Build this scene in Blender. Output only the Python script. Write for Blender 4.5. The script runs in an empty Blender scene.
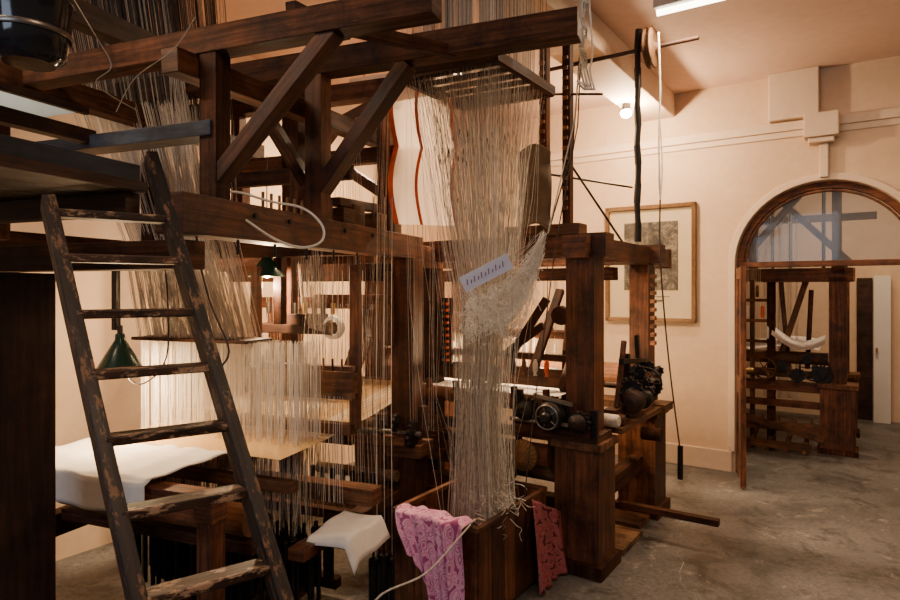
import bpy, math, random
from mathutils import Vector as V
random.seed(7)
K=1.15
# ---------------------------------------------------------------- materials
def newmat(name):
    m=bpy.data.materials.new(name); m.use_nodes=True
    nt=m.node_tree; b=nt.nodes['Principled BSDF']; return m,nt,b
def ramp(nt,fac,stops):
    r=nt.nodes.new('ShaderNodeValToRGB'); e=r.color_ramp.elements
    e[0].position=stops[0][0]; e[0].color=(*stops[0][1],1)
    e[1].position=stops[-1][0]; e[1].color=(*stops[-1][1],1)
    for p,c in stops[1:-1]:
        x=e.new(p); x.color=(*c,1)
    nt.links.new(fac,r.inputs[0]); return r.outputs[0]
def noise(nt,vec,scale,detail=5,rough=.6,dist=0):
    n=nt.nodes.new('ShaderNodeTexNoise'); n.inputs['Scale'].default_value=scale
    n.inputs['Detail'].default_value=detail; n.inputs['Roughness'].default_value=rough
    n.inputs['Distortion'].default_value=dist
    nt.links.new(vec,n.inputs['Vector']); return n.outputs['Fac']
def coord(nt,kind='Object',scale=(1,1,1)):
    t=nt.nodes.new('ShaderNodeTexCoord'); mp=nt.nodes.new('ShaderNodeMapping')
    mp.inputs['Scale'].default_value=scale
    nt.links.new(t.outputs[kind],mp.inputs['Vector']); return mp.outputs[0]
def mix(nt,a,b,fac,mode='MIX'):
    m=nt.nodes.new('ShaderNodeMix'); m.data_type='RGBA'; m.blend_type=mode
    for s,v in ((0,fac),(6,a),(7,b)):
        if hasattr(v,'is_output'): nt.links.new(v,m.inputs[s])
        elif s==0: m.inputs[0].default_value=v
        else: m.inputs[s].default_value=(*v,1)
    return m.outputs[2]
def bump(nt,b,h,strength=.3,dist=.01):
    n=nt.nodes.new('ShaderNodeBump'); n.inputs['Strength'].default_value=strength
    n.inputs['Distance'].default_value=dist
    nt.links.new(h,n.inputs['Height']); nt.links.new(n.outputs[0],b.inputs['Normal'])
def wood(name,dark,light,rough=.45,wear=None,wearpos=.6,chip=.55,spec=.3):
    m,nt,b=newmat(name)
    uv=coord(nt,'UV',(2.2,42,1)); g=noise(nt,uv,1.0,7,.7,.5)
    c=ramp(nt,g,[(.34,dark),(.5,tuple((x+y)/2.3 for x,y in zip(dark,light))),(.70,light)])
    tone=noise(nt,coord(nt,'UV',(.45,.45,1)),1.6,2,.5)
    c=mix(nt,c,ramp(nt,tone,[(.36,(.45,.42,.40)),(.62,(1.35,1.25,1.15))]),1.0,'MULTIPLY')
    ob=coord(nt,'Object'); s=noise(nt,ob,5.5,8,.72,.4)
    sc=ramp(nt,s,[(.34,(.25,.24,.24)),(.52,(.9,.9,.9)),(.66,(1.3,1.25,1.2))])
    c=mix(nt,c,sc,1.0,'MULTIPLY')
    uv3=coord(nt,'UV',(1.6,14,1)); w0=noise(nt,uv3,3.0,10,.85)
    c=mix(nt,c,tuple(min(1,x*2.0+.02) for x in light),ramp(nt,w0,[(.60,(0,0,0)),(.66,(chip,)*3)]))
    if wear:
        uv2=coord(nt,'UV',(9,22,1)); w=noise(nt,uv2,1.3,8,.75)
        f=ramp(nt,w,[(wearpos-.02,(0,0,0)),(wearpos+.03,(1,1,1))])
        c=mix(nt,c,wear,f)
    nt.links.new(c,b.inputs['Base Color'])
    b.inputs['Specular IOR Level'].default_value=spec
    nt.links.new(ramp(nt,s,[(.3,(rough,)*3),(.7,(rough+.28,)*3)]),b.inputs['Roughness'])
    bump(nt,b,g,.45,.006); return m
def plain(name,col,rough=.6,metal=0,var=.25,scale=12,bumps=.1):
    m,nt,b=newmat(name)
    n=noise(nt,coord(nt),scale,4)
    lo=tuple(x*(1-var) for x in col); hi=tuple(min(1,x*(1+var)) for x in col)
    nt.links.new(ramp(nt,n,[(.3,lo),(.7,hi)]),b.inputs['Base Color'])
    b.inputs['Roughness'].default_value=rough; b.inputs['Metallic'].default_value=metal
    if bumps: bump(nt,b,n,bumps,.004)
    return m
def translucent(m,col,fac):
    nt=m.node_tree; b=nt.nodes['Principled BSDF']; out=nt.nodes['Material Output']
    t=nt.nodes.new('ShaderNodeBsdfTranslucent'); t.inputs[0].default_value=(*col,1)
    x=nt.nodes.new('ShaderNodeMixShader'); x.inputs[0].default_value=fac
    nt.links.new(b.outputs[0],x.inputs[1]); nt.links.new(t.outputs[0],x.inputs[2]); nt.links.new(x.outputs[0],out.inputs[0]); return m
def emis(name,col,s):
    m,nt,b=newmat(name); b.inputs['Base Color'].default_value=(*col,1)
    b.inputs['Emission Color'].default_value=(*col,1); b.inputs['Emission Strength'].default_value=s
    return m
WD=wood('wood_dark_oak',(.026,.012,.008),(.135,.057,.030),.5,spec=.1)
WR=wood('wood_red_oak',(.048,.017,.008),(.235,.090,.039),.42)
WM=wood('wood_mid_brown',(.080,.033,.015),(.29,.135,.062),.5)
WB=wood('wood_near_black',(.014,.007,.006),(.066,.030,.019),.40,chip=.3)
WT=wood('wood_tan_worn',(.13,.07,.033),(.32,.20,.11),.6)
WL=wood('paint_blue_black_worn',(.012,.009,.009),(.050,.036,.032),.36,(.17,.085,.042),.56,.35)
WLR=wood('rung_worn',(.020,.011,.008),(.095,.046,.026),.42,(.34,.21,.13),.545)
WBL=wood('wood_blue_cast',(.014,.019,.032),(.045,.060,.095),.33,chip=.3)  # bluish light cast on the shelf timber, put into the wood colour
IR=plain('iron_black',(.022,.019,.018),.40,.6)
ST=plain('steel_worn',(.22,.2,.18),.35,.9)
LEAD=plain('lead_dark',(.010,.010,.011),.35,.4)
BR=plain('brass_old',(.45,.28,.09),.35,.9)
S1=plain('cord_linen',(.60,.53,.44),.9,0,.25,40,0)
S2=plain('cord_grey',(.33,.285,.24),.9,0,.3,40,0)
S3=plain('cord_white',(.84,.80,.72),.9,0,.12,40,0)
S4=plain('cord_dark',(.060,.042,.034),.9,0,.3,40,0)
GOLD=plain('silk_gold',(.68,.43,.17),.45,0,.15,60,.05)
WH=plain('cotton_white',(.80,.76,.70),.85,0,.06,18,.2)
CARD=translucent(plain('card_cream',(.88,.76,.64),.8,0,.05,20,.05),(.95,.80,.66),.55)
RED=plain('lacing_red',(.80,.11,.025),.7)
GREEN=plain('enamel_green',(.012,.045,.030),.25,0,.1)
BLK=plain('black_gloss',(.012,.013,.017),.12,0,.1)
BULB=emis('lamp_bulb',(1,.72,.42),30)
TUBE=emis('fluorescent_tube',(1,.86,.68),14)
SPOT=emis('spot_bulb',(1,.85,.62),300)
PAPER=plain('paper_blue_white',(.66,.67,.82),.7,0,.05,20,0)
INK=plain('ink_violet',(.12,.07,.30),.7)
GILT=plain('gilt_frame',(.13,.065,.022),.38,.4,.3,30)
MAT=plain('print_mount',(.52,.42,.27),.8,0,.06,6,0)
WHP=plain('paint_white',(.66,.63,.58),.5,0,.05,3,0)
BROWNC=plain('card_brown',(.13,.085,.05),.8)
def plaster(name,a,bcol):
    m,nt,b=newmat(name); o=coord(nt)
    n=noise(nt,o,1.1,7,.7); n2=noise(nt,o,14,5)
    c=ramp(nt,n,[(.3,a),(.7,bcol)]); c=mix(nt,c,ramp(nt,n2,[(.3,(.92,.91,.90)),(.7,(1,1,1))]),1,'MULTIPLY')
    nt.links.new(c,b.inputs['Base Color']); b.inputs['Roughness'].default_value=.75
    bump(nt,b,n2,.15,.005); return m
PL=plaster('plaster_cream',(.57,.40,.26),(.68,.51,.355))
PC=plaster('plaster_ceiling',(.64,.46,.36),(.72,.54,.44))
PT=plaster('trim_paint',(.64,.49,.36),(.70,.56,.42))
m,nt,b=newmat('concrete_floor'); o=coord(nt)
n1=noise(nt,o,.9,10,.75,1.0); n2=noise(nt,o,34,6,.75); n3=noise(nt,o,3.2,9,.78,.5); n4=noise(nt,o,3.6,12,.84,.4)
c=ramp(nt,n1,[(.30,(.070,.066,.062)),(.5,(.130,.125,.116)),(.70,(.20,.192,.180))])
c=mix(nt,c,ramp(nt,n2,[(.3,(.5,.5,.5)),(.7,(1.25,1.25,1.25))]),1,'MULTIPLY')
c=mix(nt,c,ramp(nt,n3,[(.40,(.42,.40,.38)),(.50,(1,1,1))]),1,'MULTIPLY')
c=mix(nt,c,(.36,.34,.31),ramp(nt,n4,[(.57,(0,0,0)),(.62,(.6,.6,.6))]))
nt.links.new(c,b.inputs['Base Color'])
nt.links.new(ramp(nt,n1,[(.3,(.36,.36,.36)),(.7,(.62,.62,.62))]),b.inputs['Roughness']); bump(nt,b,n2,.3,.006)
FLOOR=m
CHALK=plain('crack_filler',(.36,.34,.31),.9,0,.2,20)
def paisley(name,base,mid,dark):
    m,nt,b=newmat(name); o=coord(nt,'UV')
    wn=nt.nodes.new('ShaderNodeTexNoise'); wn.inputs['Scale'].default_value=6; wn.inputs['Detail'].default_value=3
    nt.links.new(o,wn.inputs['Vector']); mv=mix(nt,o,wn.outputs['Color'],.09)
    vo=nt.nodes.new('ShaderNodeTexVoronoi'); vo.inputs['Scale'].default_value=12; nt.links.new(mv,vo.inputs['Vector'])
    c=ramp(nt,vo.outputs['Distance'],[(0,dark),(.16,base),(.24,mid),(.32,dark),(.42,mid),(.52,base),(.62,mid),(.72,dark)])
    nt.links.new(c,b.inputs['Base Color']); b.inputs['Roughness'].default_value=.55; return m
PINK=paisley('paisley_pink',(.62,.17,.40),(.80,.46,.62),(.36,.05,.20))
REDC=paisley('pattern_red',(.25,.022,.045),(.44,.14,.15),(.08,.007,.014))
m,nt,b=newmat('engraving'); o=coord(nt); n=noise(nt,o,8,9,.78,1.0)
nt.links.new(ramp(nt,n,[(.40,(.018,.016,.013)),(.52,(.09,.075,.055)),(.64,(.30,.25,.18))]),b.inputs['Base Color']); ENG=m
m,nt,b=newmat('fanlight_glass'); b.inputs['Base Color'].default_value=(.20,.25,.31,1); b.inputs['Roughness'].default_value=.03
b.inputs['Alpha'].default_value=.35; GL=m
m,nt,b=newmat('frosted_sheet'); b.inputs['Base Color'].default_value=(.72,.80,.86,1); b.inputs['Roughness'].default_value=.4
FROST=translucent(m,(.75,.86,.95),.7)
# ---------------------------------------------------------------- builder
class B:
    def __init__(s,name,mats,bevel=0):
        s.n=name; s.mats=mats; s.v=[]; s.f=[]; s.m=[]; s.uv=[]; s.sm=[]; s.bev=bevel
    def add(s,vs,fs,mat,uvs=None,smooth=False):
        o=len(s.v); s.v+= [V(x) for x in vs]
        mi=s.mats.index(mat)
        for i,f in enumerate(fs):
            s.f.append([o+k for k in f]); s.m.append(mi); s.sm.append(smooth)
            s.uv.append(uvs[i] if uvs else [(vs[k][0],vs[k][2]) for k in f])
    def beam(s,p,q,w,h,mat,ref=(0,0,1),taper=1):
        p=V(p);q=V(q);a=(q-p);L=a.length;a.normalize();ref=V(ref)
        if abs(a.dot(ref.normalized()))>.98: ref=V((1,0,0))
        sd=a.cross(ref).normalized(); up=sd.cross(a).normalized()
        vs=[]
        for c,k in((p,1),(q,taper)):
            for i,j in((-1,-1),(1,-1),(1,1),(-1,1)):
                vs.append(c+sd*(i*w/2*k)+up*(j*h/2*k))
        r=random.random()*20
        fs=[(0,1,5,4),(1,2,6,5),(2,3,7,6),(3,0,4,7),(3,2,1,0),(4,5,6,7)]
        d=[w,h,w,h]; uvs=[]; acc=r
        for i in range(4):
            uvs.append([(r,acc),(r,acc+d[i]),(r+L,acc+d[i]),(r+L,acc)]); acc+=d[i]
        for i in range(2): uvs.append([(r,r),(r+.02,r),(r+.02,r+h),(r,r+h)])
        s.add(vs,fs,mat,uvs)
    def ring(s,c,a,r,n,ph=0):
        a=V(a).normalized(); t=V((0,0,1)) if abs(a.z)<.9 else V((1,0,0))
        x=a.cross(t).normalized(); y=a.cross(x).normalized()
        return [V(c)+x*(r*math.cos(2*math.pi*i/n+ph))+y*(r*math.sin(2*math.pi*i/n+ph)) for i in range(n)]
    def lathe(s,c,a,prof,mat,n=20,cap=True,smooth=True):
        a=V(a).normalized(); c=V(c); vs=[];fs=[]
        for r,h in prof: vs+=s.ring(c+a*h,a,max(r,1e-4),n)
        for k in range(len(prof)-1):
            for i in range(n):
                j=(i+1)%n; fs.append((k*n+i,k*n+j,(k+1)*n+j,(k+1)*n+i))
        uvs=[[(vs[q].dot(a),.3*i/n) for q,i in zip(f,(0,1,1,0))] for f in fs]
        s.add(vs,fs,mat,uvs,smooth)
        if cap:
            s.add(vs,[tuple(range(n))[::-1],tuple(range(len(vs)-n,len(vs)))],mat,[[(0,0)]*n]*2)
    def cyl(s,p,q,r,mat,n=12,r2=None):
        p=V(p);q=V(q); s.lathe(p,q-p,[(r,0),(r if r2 is None else r2,(q-p).length)],mat,n)
    def tube(s,pts,r,mat,n=3):
        pts=[V(p) for p in pts]; vs=[];fs=[]
        for i,p in enumerate(pts):
            a=pts[min(i+1,len(pts)-1)]-pts[max(i-1,0)]
            if a.length<1e-6: a=V((0,0,1))
            a.normalize(); t=V((0,1,0)) if abs(a.y)<.9 else V((1,0,0))
            x=a.cross(t).normalized(); y=a.cross(x)
            vs+=[p+x*(r*math.cos(2*math.pi*k/n))+y*(r*math.sin(2*math.pi*k/n)) for k in range(n)]
        for k in range(len(pts)-1):
            for i in range(n):
                j=(i+1)%n; fs.append((k*n+i,k*n+j,(k+1)*n+j,(k+1)*n+i))
        s.add(vs,fs,mat,None,n>4)
    def sweep(s,pts,w,h,mat,ref=(0,1,0)):
        pts=[V(p) for p in pts]
        for i in range(len(pts)-1):
            s.beam(pts[i],pts[i+1]+(pts[i+1]-pts[i]).normalized()*.01,w,h,mat,ref)
    def gear(s,c,a,r,th,nt_,mat):
        a=V(a).normalized(); n=nt_*4; vs=[]
        for side in(-.5,.5):
            for i,p in enumerate(s.ring(V(c)+a*(side*th),a,1,n)):
                cc=V(c)+a*(side*th); rr=r if i%4<2 else r*.86
                vs.append(cc+(p-cc)*rr)
        fs=[tuple(range(n))[::-1],tuple(range(n,2*n))]+[(i,(i+1)%n,n+(i+1)%n,n+i) for i in range(n)]
        s.add(vs,fs,mat)
        s.cyl(V(c)-a*th,V(c)+a*th,r*.28,mat)
    def wheel(s,c,a,r,mat,spokes=6,th=.02):
        a=V(a).normalized(); c=V(c)
        s.tube(s.ring(c,a,r,24)+s.ring(c,a,r,24)[:1],th/2,mat,6)
        for p in s.ring(c,a,r,spokes): s.cyl(c,p,th*.3,mat,6)
        s.cyl(c-a*th,c+a*th,r*.2,mat)
    def grid(s,fn,nu,nv,mat):
        vs=[fn(i/nu,j/nv) for j in range(nv+1) for i in range(nu+1)]; w=nu+1
        o=len(s.v); s.v+=[V(x) for x in vs]
        for j in range(nv):
            for i in range(nu):
                mt=mat(i/nu,j/nv) if callable(mat) else mat
                s.f.append([o+j*w+i,o+j*w+i+1,o+(j+1)*w+i+1,o+(j+1)*w+i]); s.m.append(s.mats.index(mt)); s.sm.append(True)
                s.uv.append([(i/nu,j/nv),((i+1)/nu,j/nv),((i+1)/nu,(j+1)/nv),(i/nu,(j+1)/nv)])
    def done(s,solid=0):
        lo=V([min(v[i] for v in s.v) for i in range(3)]); hi=V([max(v[i] for v in s.v) for i in range(3)])
        c=V(((lo.x+hi.x)/2,(lo.y+hi.y)/2,lo.z))
        me=bpy.data.meshes.new(s.n); me.from_pydata([(v-c)*K for v in s.v],[],s.f)
        for mt in s.mats: me.materials.append(mt)
        ul=me.uv_layers.new(name='UVMap')
        for pi,p in enumerate(me.polygons):
            p.material_index=s.m[pi]; p.use_smooth=s.sm[pi]
            for q in range(p.loop_total): ul.data[p.loop_start+q].uv=s.uv[pi][q]
        ob=bpy.data.objects.new(s.n,me); ob.location=c*K; bpy.context.scene.collection.objects.link(ob)
        if s.bev:
            md=ob.modifiers.new('bevel','BEVEL'); md.width=s.bev; md.segments=2; md.limit_method='ANGLE'; md.angle_limit=1.0
        if solid:
            md=ob.modifiers.new('thick','SOLIDIFY'); md.thickness=solid; md.offset=0
        return ob
UL=V((.366,.930,0)); VL=V((-.930,.366,0)); UR=V((.559,.829,0)); VR=V((-.829,.559,0))
def L(u,v,z): return V((-.86,1.86,z))+UL*u+VL*v
def R(u,v,z): return V((.736,3.38,z))+UR*u+VR*v
def W(t,n,z): return V((2.35,5.11,z))-VR*t+UR*n
def wbox(b,t0,t1,n0,n1,z0,z1,mat):
    b.beam(W(t0,(n0+n1)/2,(z0+z1)/2),W(t1,(n0+n1)/2,(z0+z1)/2),abs(n1-n0),z1-z0,mat)
def smooth(pts,n=6):
    out=[];P=[V(p) for p in pts];P=[P[0]]+P+[P[-1]]
    for i in range(1,len(P)-2):
        for k in range(n):
            t=k/n; a,b_,c,d=P[i-1],P[i],P[i+1],P[i+2]
            out.append(.5*((2*b_)+(c-a)*t+(2*a-5*b_+4*c-d)*t*t+(3*b_-a-3*c+d)*t**3))
    out.append(P[-2]); return out
CZ=3.2
# ---------------------------------------------------------------- room shell
b=B('floor',[FLOOR])
b.add([(-6,-3,0),(10,-3,0),(10,14,0),(-6,14,0),(-6,-3,-.1),(10,-3,-.1),(10,14,-.1),(-6,14,-.1)],
      [(0,1,2,3),(7,6,5,4),(0,4,5,1),(1,5,6,2),(2,6,7,3),(3,7,4,0)],FLOOR); b.done()
b=B('floor_crack',[CHALK])
pc=V((1.30,3.55,.001))
for i in range(24):
    nx=pc+V((random.uniform(-.028,.020),-.045,0)); b.tube([pc,nx],random.uniform(.0015,.004),CHALK,3); pc=nx
pc=V((1.62,4.0,.001))
for i in range(10):
    nx=pc+V((random.uniform(-.04,.0),random.uniform(-.03,.03),0)); b.tube([pc,nx],random.uniform(.002,.004),CHALK,3); pc=nx
b.done()
b=B('ceiling',[PC])
def quadslab(b,pts,z0,z1,mat):
    n=len(pts); vs=[(p[0],p[1],z0) for p in pts]+[(p[0],p[1],z1) for p in pts]
    b.add(vs,[tuple(range(n))[::-1],tuple(range(n,2*n))]+[(i,(i+1)%n,n+(i+1)%n,n+i) for i in range(n)],mat)
quadslab(b,[W(-2.9,3.3,0),W(-2.9,-9,0),W(4.2,-9,0),W(4.2,3.3,0)],CZ,CZ+.1,PC); b.done()
TH=.22; r0=.634; tc=.634; zs=1.71
b=B('wall_back',[PL])
wbox(b,-2.9,0,0,TH,0,CZ,PL); wbox(b,2*r0,4.2,0,TH,0,CZ,PL)
N=28; vs=[];fs=[]
for nn in(0,TH):
    for i in range(N+1):
        a=math.pi-math.pi*i/N; t=tc+r0*math.cos(a); z=zs+r0*math.sin(a)
        vs.append(W(t,nn,z)); vs.append(W(t,nn,CZ))
w=2*(N+1)
for i in range(N):
    a,bb,c,d=2*i,2*i+1,2*i+3,2*i+2
    fs+=[(a,bb,c,d),(w+d,w+c,w+bb,w+a),(a,d,w+d,w+a)]
b.add(vs,fs,PL); b.done()
b=B('wall_left',[PL]); p0=V((-2.08,3.58,0))
a=p0-UR*5; c=p0+UR*3.745
quadslab(b,[a,c,c+VR*.15,a+VR*.15],0,CZ,PL); b.done()
b=B('wall_far',[PL]); wbox(b,-2.9,4.2,3.1,3.25,0,CZ,PL); wbox(b,-2.9,-2.8,TH,3.1,0,CZ,PL); b.done()
b=B('baseboard_back',[PT],.006); wbox(b,-2.8,-.02,-.025,0,0,.17,PT); wbox(b,1.29,3.5,-.025,0,0,.17,PT); b.done()
b=B('trim_1',[PT],.006)
wbox(b,-2.8,3.6,-.035,0,2.75,2.82,PT); wbox(b,-2.8,3.6,-.015,0,2.70,2.75,PT); b.done()
b=B('trim_2',[PT],.008)
wbox(b,.257,.60,-.09,0,2.83,CZ,PT); wbox(b,.50,.73,-.13,0,2.66,2.84,PT); wbox(b,.53,.70,-.10,0,2.62,2.66,PT)
wbox(b,.60,.66,-.05,0,2.36,2.62,PT); b.done()
b=B('trim_3',[PT],.01)
b.add([W(t,n,z) for n in(0,-6) for t,z in((-.786,CZ),(-.48,CZ),(-.48,3.0),(-.786,3.0))],[(0,1,2,3),(7,6,5,4),(0,4,5,1),(1,5,6,2),(2,6,7,3),(3,7,4,0)],PT); b.done()
b=B('trim_4',[PT],.005)
def arc(b,ro,ri,n0,n1,mat,N=28):
    vs=[];fs=[]
    pts=[math.pi-math.pi*i/N for i in range(N+1)]
    for nn in(n0,n1):
        for a in pts:
            vs.append(W(tc+ro*math.cos(a),nn,zs+ro*math.sin(a))); vs.append(W(tc+ri*math.cos(a),nn,zs+ri*math.sin(a)))
    w=2*(N+1)
    for i in range(N):
        a,bb,c,d=2*i,2*i+1,2*i+3,2*i+2
        fs+=[(a,bb,c,d),(w+d,w+c,w+bb,w+a),(a,d,w+d,w+a),(bb,w+bb,w+c,c)]
    b.add(vs,fs,mat)
arc(b,r0+.05,r0,-.02,0,PT); wbox(b,-.05,0,-.02,0,.17,zs,PT); wbox(b,2*r0,2*r0+.05,-.02,0,.17,zs,PT); b.done()
b=B('door_1',[WR,GL,IR],.004)
arc(b,r0-.002,r0-.05,.08,.15,WR); arc(b,r0-.060,r0-.074,.09,.14,WR)
wbox(b,.0,.05,.08,.15,0,zs,WR); wbox(b,2*r0-.05,2*r0,.08,.15,0,zs,WR)
wbox(b,.0,2*r0,.07,.15,zs-.025,zs+.02,WR)
vs=[W(tc+(r0-.07)*math.cos(math.pi*i/20),.115,zs+.02+(r0-.07)*math.sin(math.pi*i/20)) for i in range(21)]
b.add(vs,[tuple(range(21))],GL); b.done()
b=B('door_2',[WR,GL,BR],.004)
h0=W(.03,-.02,0); dr=V((-.36,-.933,0)).normalized()
def dl(s,z): return V((h0.x,h0.y,z))+dr*s
for s0 in(.035,.435): b.beam(dl(s0,.02),dl(s0,1.68),.04,.07,WR,dr)
for z in(.12,.75,1.63): b.beam(dl(.07,z),dl(.40,z),.035,.14 if z<1 else .09,WR)
b.beam(dl(.07,.43),dl(.40,.43),.015,.56,WR); b.beam(dl(.07,1.2),dl(.40,1.2),.005,.8,GL)
b.cyl(dl(.43,.9)+V((.02,0,0)),dl(.43,.9)+V((.07,-.01,0)),.015,BR); b.done()
# ---------------------------------------------------------------- framed print
b=B('framed_print',[GILT,MAT,ENG,WM],.004)
t0,t1,z0,z1=-1.09,-.30,1.22,2.25
wbox(b,t0,t1,-.02,-.005,z0,z1,MAT)
for (a0,a1,b0,b1) in((t0,t1,z1-.035,z1),(t0,t1,z0,z0+.035),(t0,t0+.035,z0,z1),(t1-.035,t1,z0,z1)):
    wbox(b,a0,a1,-.045,-.004,b0,b1,GILT)
wbox(b,-.92,-.45,-.026,-.021,1.50,2.10,ENG)
wbox(b,-.78,-.58,-.026,-.021,1.40,1.415,ENG); wbox(b,-.84,-.52,-.026,-.021,1.44,1.446,ENG); b.done()
# ---------------------------------------------------------------- LEFT LOOM
b=B('jacquard_loom',[WD,WR,WM,WB,IR,BR,WBL,WT,ST,S1],.005)
b.beam(L(.02,0,1.735),L(1.80,0,1.735),.11,.125,WR)
b.beam(L(1.70,0,.0),L(1.70,0,1.67),.13,.13,WR,UL)
b.beam(L(1.70,0,.0),L(1.70,0,.60),.17,.17,WD,UL)
b.beam(L(1.70,-.12,.63),L(1.70,.22,.63),.18,.07,WM)
b.beam(L(1.70,-.14,.04),L(1.70,.14,.04),.2,.08,WD)
b.beam(L(.09,-.03,1.61),L(.09,1.3,1.61),.10,.09,WD)
b.beam(L(-.1,1.2,1.68),L(2.35,1.2,1.68),.11,.13,WD)
for u in(.1,1.3,2.3): b.beam(L(u,1.2,0),L(u,1.2,1.62),.12,.12,WD,UL)
b.beam(L(2.3,.05,1.68),L(2.3,1.26,1.68),.11,.12,WD)
b.beam(L(2.3,.1,0),L(2.3,.1,1.62),.12,.12,WD,UL)
b.beam(L(1.70,0,1.70),L(2.35,.1,1.70),.10,.12,WR)
b.beam(L(1.25,.05,1.72),L(1.25,1.2,1.72),.09,.10,WD)
b.beam(L(1.7,.05,1.6),L(1.7,1.2,1.6),.09,.10,WD)
b.beam(L(.216,0,1.795),L(.216,0,2.28),.070,.070,WD,UL)
b.beam(L(.216,-.80,2.32),L(.216,1.15,2.32),.08,.085,WD)
b.beam(L(.216,-.01,1.86),L(.216,-.46,2.29),.05,.062,WR,UL)
b.beam(L(.823,0,1.795),L(.823,0,2.42),.080,.080,WR,UL)
b.beam(L(.823,-1.10,2.45),L(.823,1.15,2.45),.09,.10,WD)
b.beam(L(.823,0,1.90),L(.823,-.42,2.40),.055,.080,WR,UL)
b.beam(L(.823,.05,1.95),L(.823,.36,2.40),.05,.06,WD,UL)
b.beam(L(1.45,0,1.8),L(1.45,0,2.5),.07,.07,WD,UL)
b.beam(L(1.45,-.25,2.54),L(1.45,1.3,2.54),.09,.09,WD)
b.beam(L(1.45,-.08,2.20),L(1.45,1.25,2.20),.06,.08,WR)
b.beam(L(1.45,.6,1.2),L(1.45,.6,2.5),.06,.06,WD,UL)
b.beam(L(1.45,.02,2.0),L(1.45,.33,2.20),.05,.06,WR,UL)
b.sweep([L(1.45,.45,2.22),L(1.45,.3,2.38),L(1.45,.1,2.45),L(1.45,-.05,2.48)],.05,.07,WR,UL)
b.beam(L(1.45,.95,1.75),L(1.45,.95,2.5),.06,.06,WD,UL)
b.beam(L(1.1,.30,1.75),L(1.1,.30,2.45),.05,.06,WD,UL); b.beam(L(1.1,.0,2.05),L(1.1,.9,2.05),.05,.07,WD)
b.beam(L(.1,.08,2.235),L(2.0,.08,2.32),.07,.080,WR)
b.beam(L(-1.0,.93,2.31),L(1.6,.93,2.31),.09,.09,WD)
b.beam(L(-1.0,.60,2.50),L(1.6,.60,2.50),.07,.09,WB)
for u in(.823,1.45): b.beam(L(u,.93,1.72),L(u,.93,2.28),.07,.07,WD,UL)
b.beam(L(.216,-.02,2.03),L(.216,1.15,2.03),.09,.05,WBL)
b.beam(L(.216,1.1,1.7),L(.216,1.1,2.3),.07,.07,WD,UL)
b.beam(L(-.4,.55,2.05),L(.2,.55,2.05),.05,.05,WB)
for u,w_,h_ in((.86,.10,.09),(1.03,.12,.07),(1.15,.09,.10),(1.33,.14,.08),(1.52,.12,.12)):
    b.beam(L(u-.05,.03,1.80+h_/2),L(u+.05,.03,1.80+h_/2),w_,h_,WM)
b.beam(L(1.0,.03,1.90),L(1.5,.03,1.92),.06,.04,WR)
for u in(.35,.55,.95,1.2): b.cyl(L(u,-.062,1.76),L(u,.062,1.76),.010,IR,8)
for i in range(7): b.cyl(L(.5+i*.05,.03,1.8),L(.5+i*.05,.03,1.87),.007,WT,6)
for i in range(5): b.cyl(L(.28+i*.2,-.04,1.67),L(.28+i*.2,-.04,1.62),.006,IR,6)
b.beam(L(.216,-.30,2.39),L(.55,-.30,2.43),.04,.04,WD); b.beam(L(.25,-.28,2.38),L(.823,-.62,2.42),.035,.045,WD)
# lower structure
b.beam(L(1.2,-.08,.52),L(1.2,.62,.52),.09,.08,WM)
b.beam(L(1.32,.0,.36),L(1.32,.78,.36),.05,.05,WR)
b.beam(L(1.7,.04,.39),L(.72,.04,.41),.08,.05,WR)
b.beam(L(.82,-.07,.43),L(1.08,-.07,.43),.14,.018,WM); b.beam(L(.95,-.12,.40),L(.95,.08,.40),.05,.04,WD)
b.beam(L(.1,1.2,.45),L(2.3,1.2,.45),.08,.10,WD)
b.beam(L(.35,.10,.72),L(.35,1.22,.72),.08,.10,WR)
b.cyl(L(.55,.12,.60),L(.55,1.15,.60),.06,WM,16)
b.cyl(L(2.2,.12,.84),L(2.2,1.15,.84),.09,WM,16)
for i in range(10): b.beam(L(-.2,.22+i*.07,.06),L(1.15,.22+i*.07,.10),.03,.035,(WR,WD,WM)[i%3])
b.beam(L(1.15,.1,.10),L(1.15,1.0,.10),.05,.05,WD)
b.beam(L(-.15,.1,.04),L(-.15,1.1,.04),.08,.06,WD)
b.beam(L(.35,.14,0),L(.35,.14,.68),.07,.07,WD,UL)
b.beam(L(.80,.1,.66),L(.80,1.15,.66),.05,.05,WM)
b.beam(L(.55,.1,.50),L(.55,1.15,.50),.05,.05,WD)
# batten & swords
b.beam(L(1.15,.0,1.06),L(1.15,.62,1.06),.07,.10,WM)
b.beam(L(1.12,.0,1.00),L(1.12,.62,1.00),.03,.03,WT)
b.beam(L(1.12,.0,1.13),L(1.12,.62,1.13),.05,.025,WR)
b.beam(L(1.15,.02,.84),L(1.15,1.1,.84),.06,.05,WM)
for v in(.02,.60): b.beam(L(1.17,v,.84),L(1.17,v,1.62),.035,.05,WR,VL)
b.beam(L(1.9,.33,1.42),L(1.9,1.12,1.42),.06,.07,WR)
b.sweep([L(1.9,.42,1.40),L(1.9,.40,1.22),L(1.88,.43,1.08),L(1.84,.48,.92),L(1.82,.53,.75),L(1.82,.56,.60)],.09,.07,WR,UL)
b.sweep([L(1.9,1.05,1.40),L(1.9,1.03,1.2),L(1.86,1.05,.9),L(1.82,1.08,.62)],.08,.06,WR,UL)
b.beam(L(1.82,.4,.62),L(1.82,1.15,.62),.08,.08,WR)
b.beam(L(1.82,.4,.95),L(1.82,1.1,.95),.05,.10,WM)
b.beam(L(1.45,.30,1.29),L(1.45,.80,1.29),.14,.05,WB)
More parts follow.
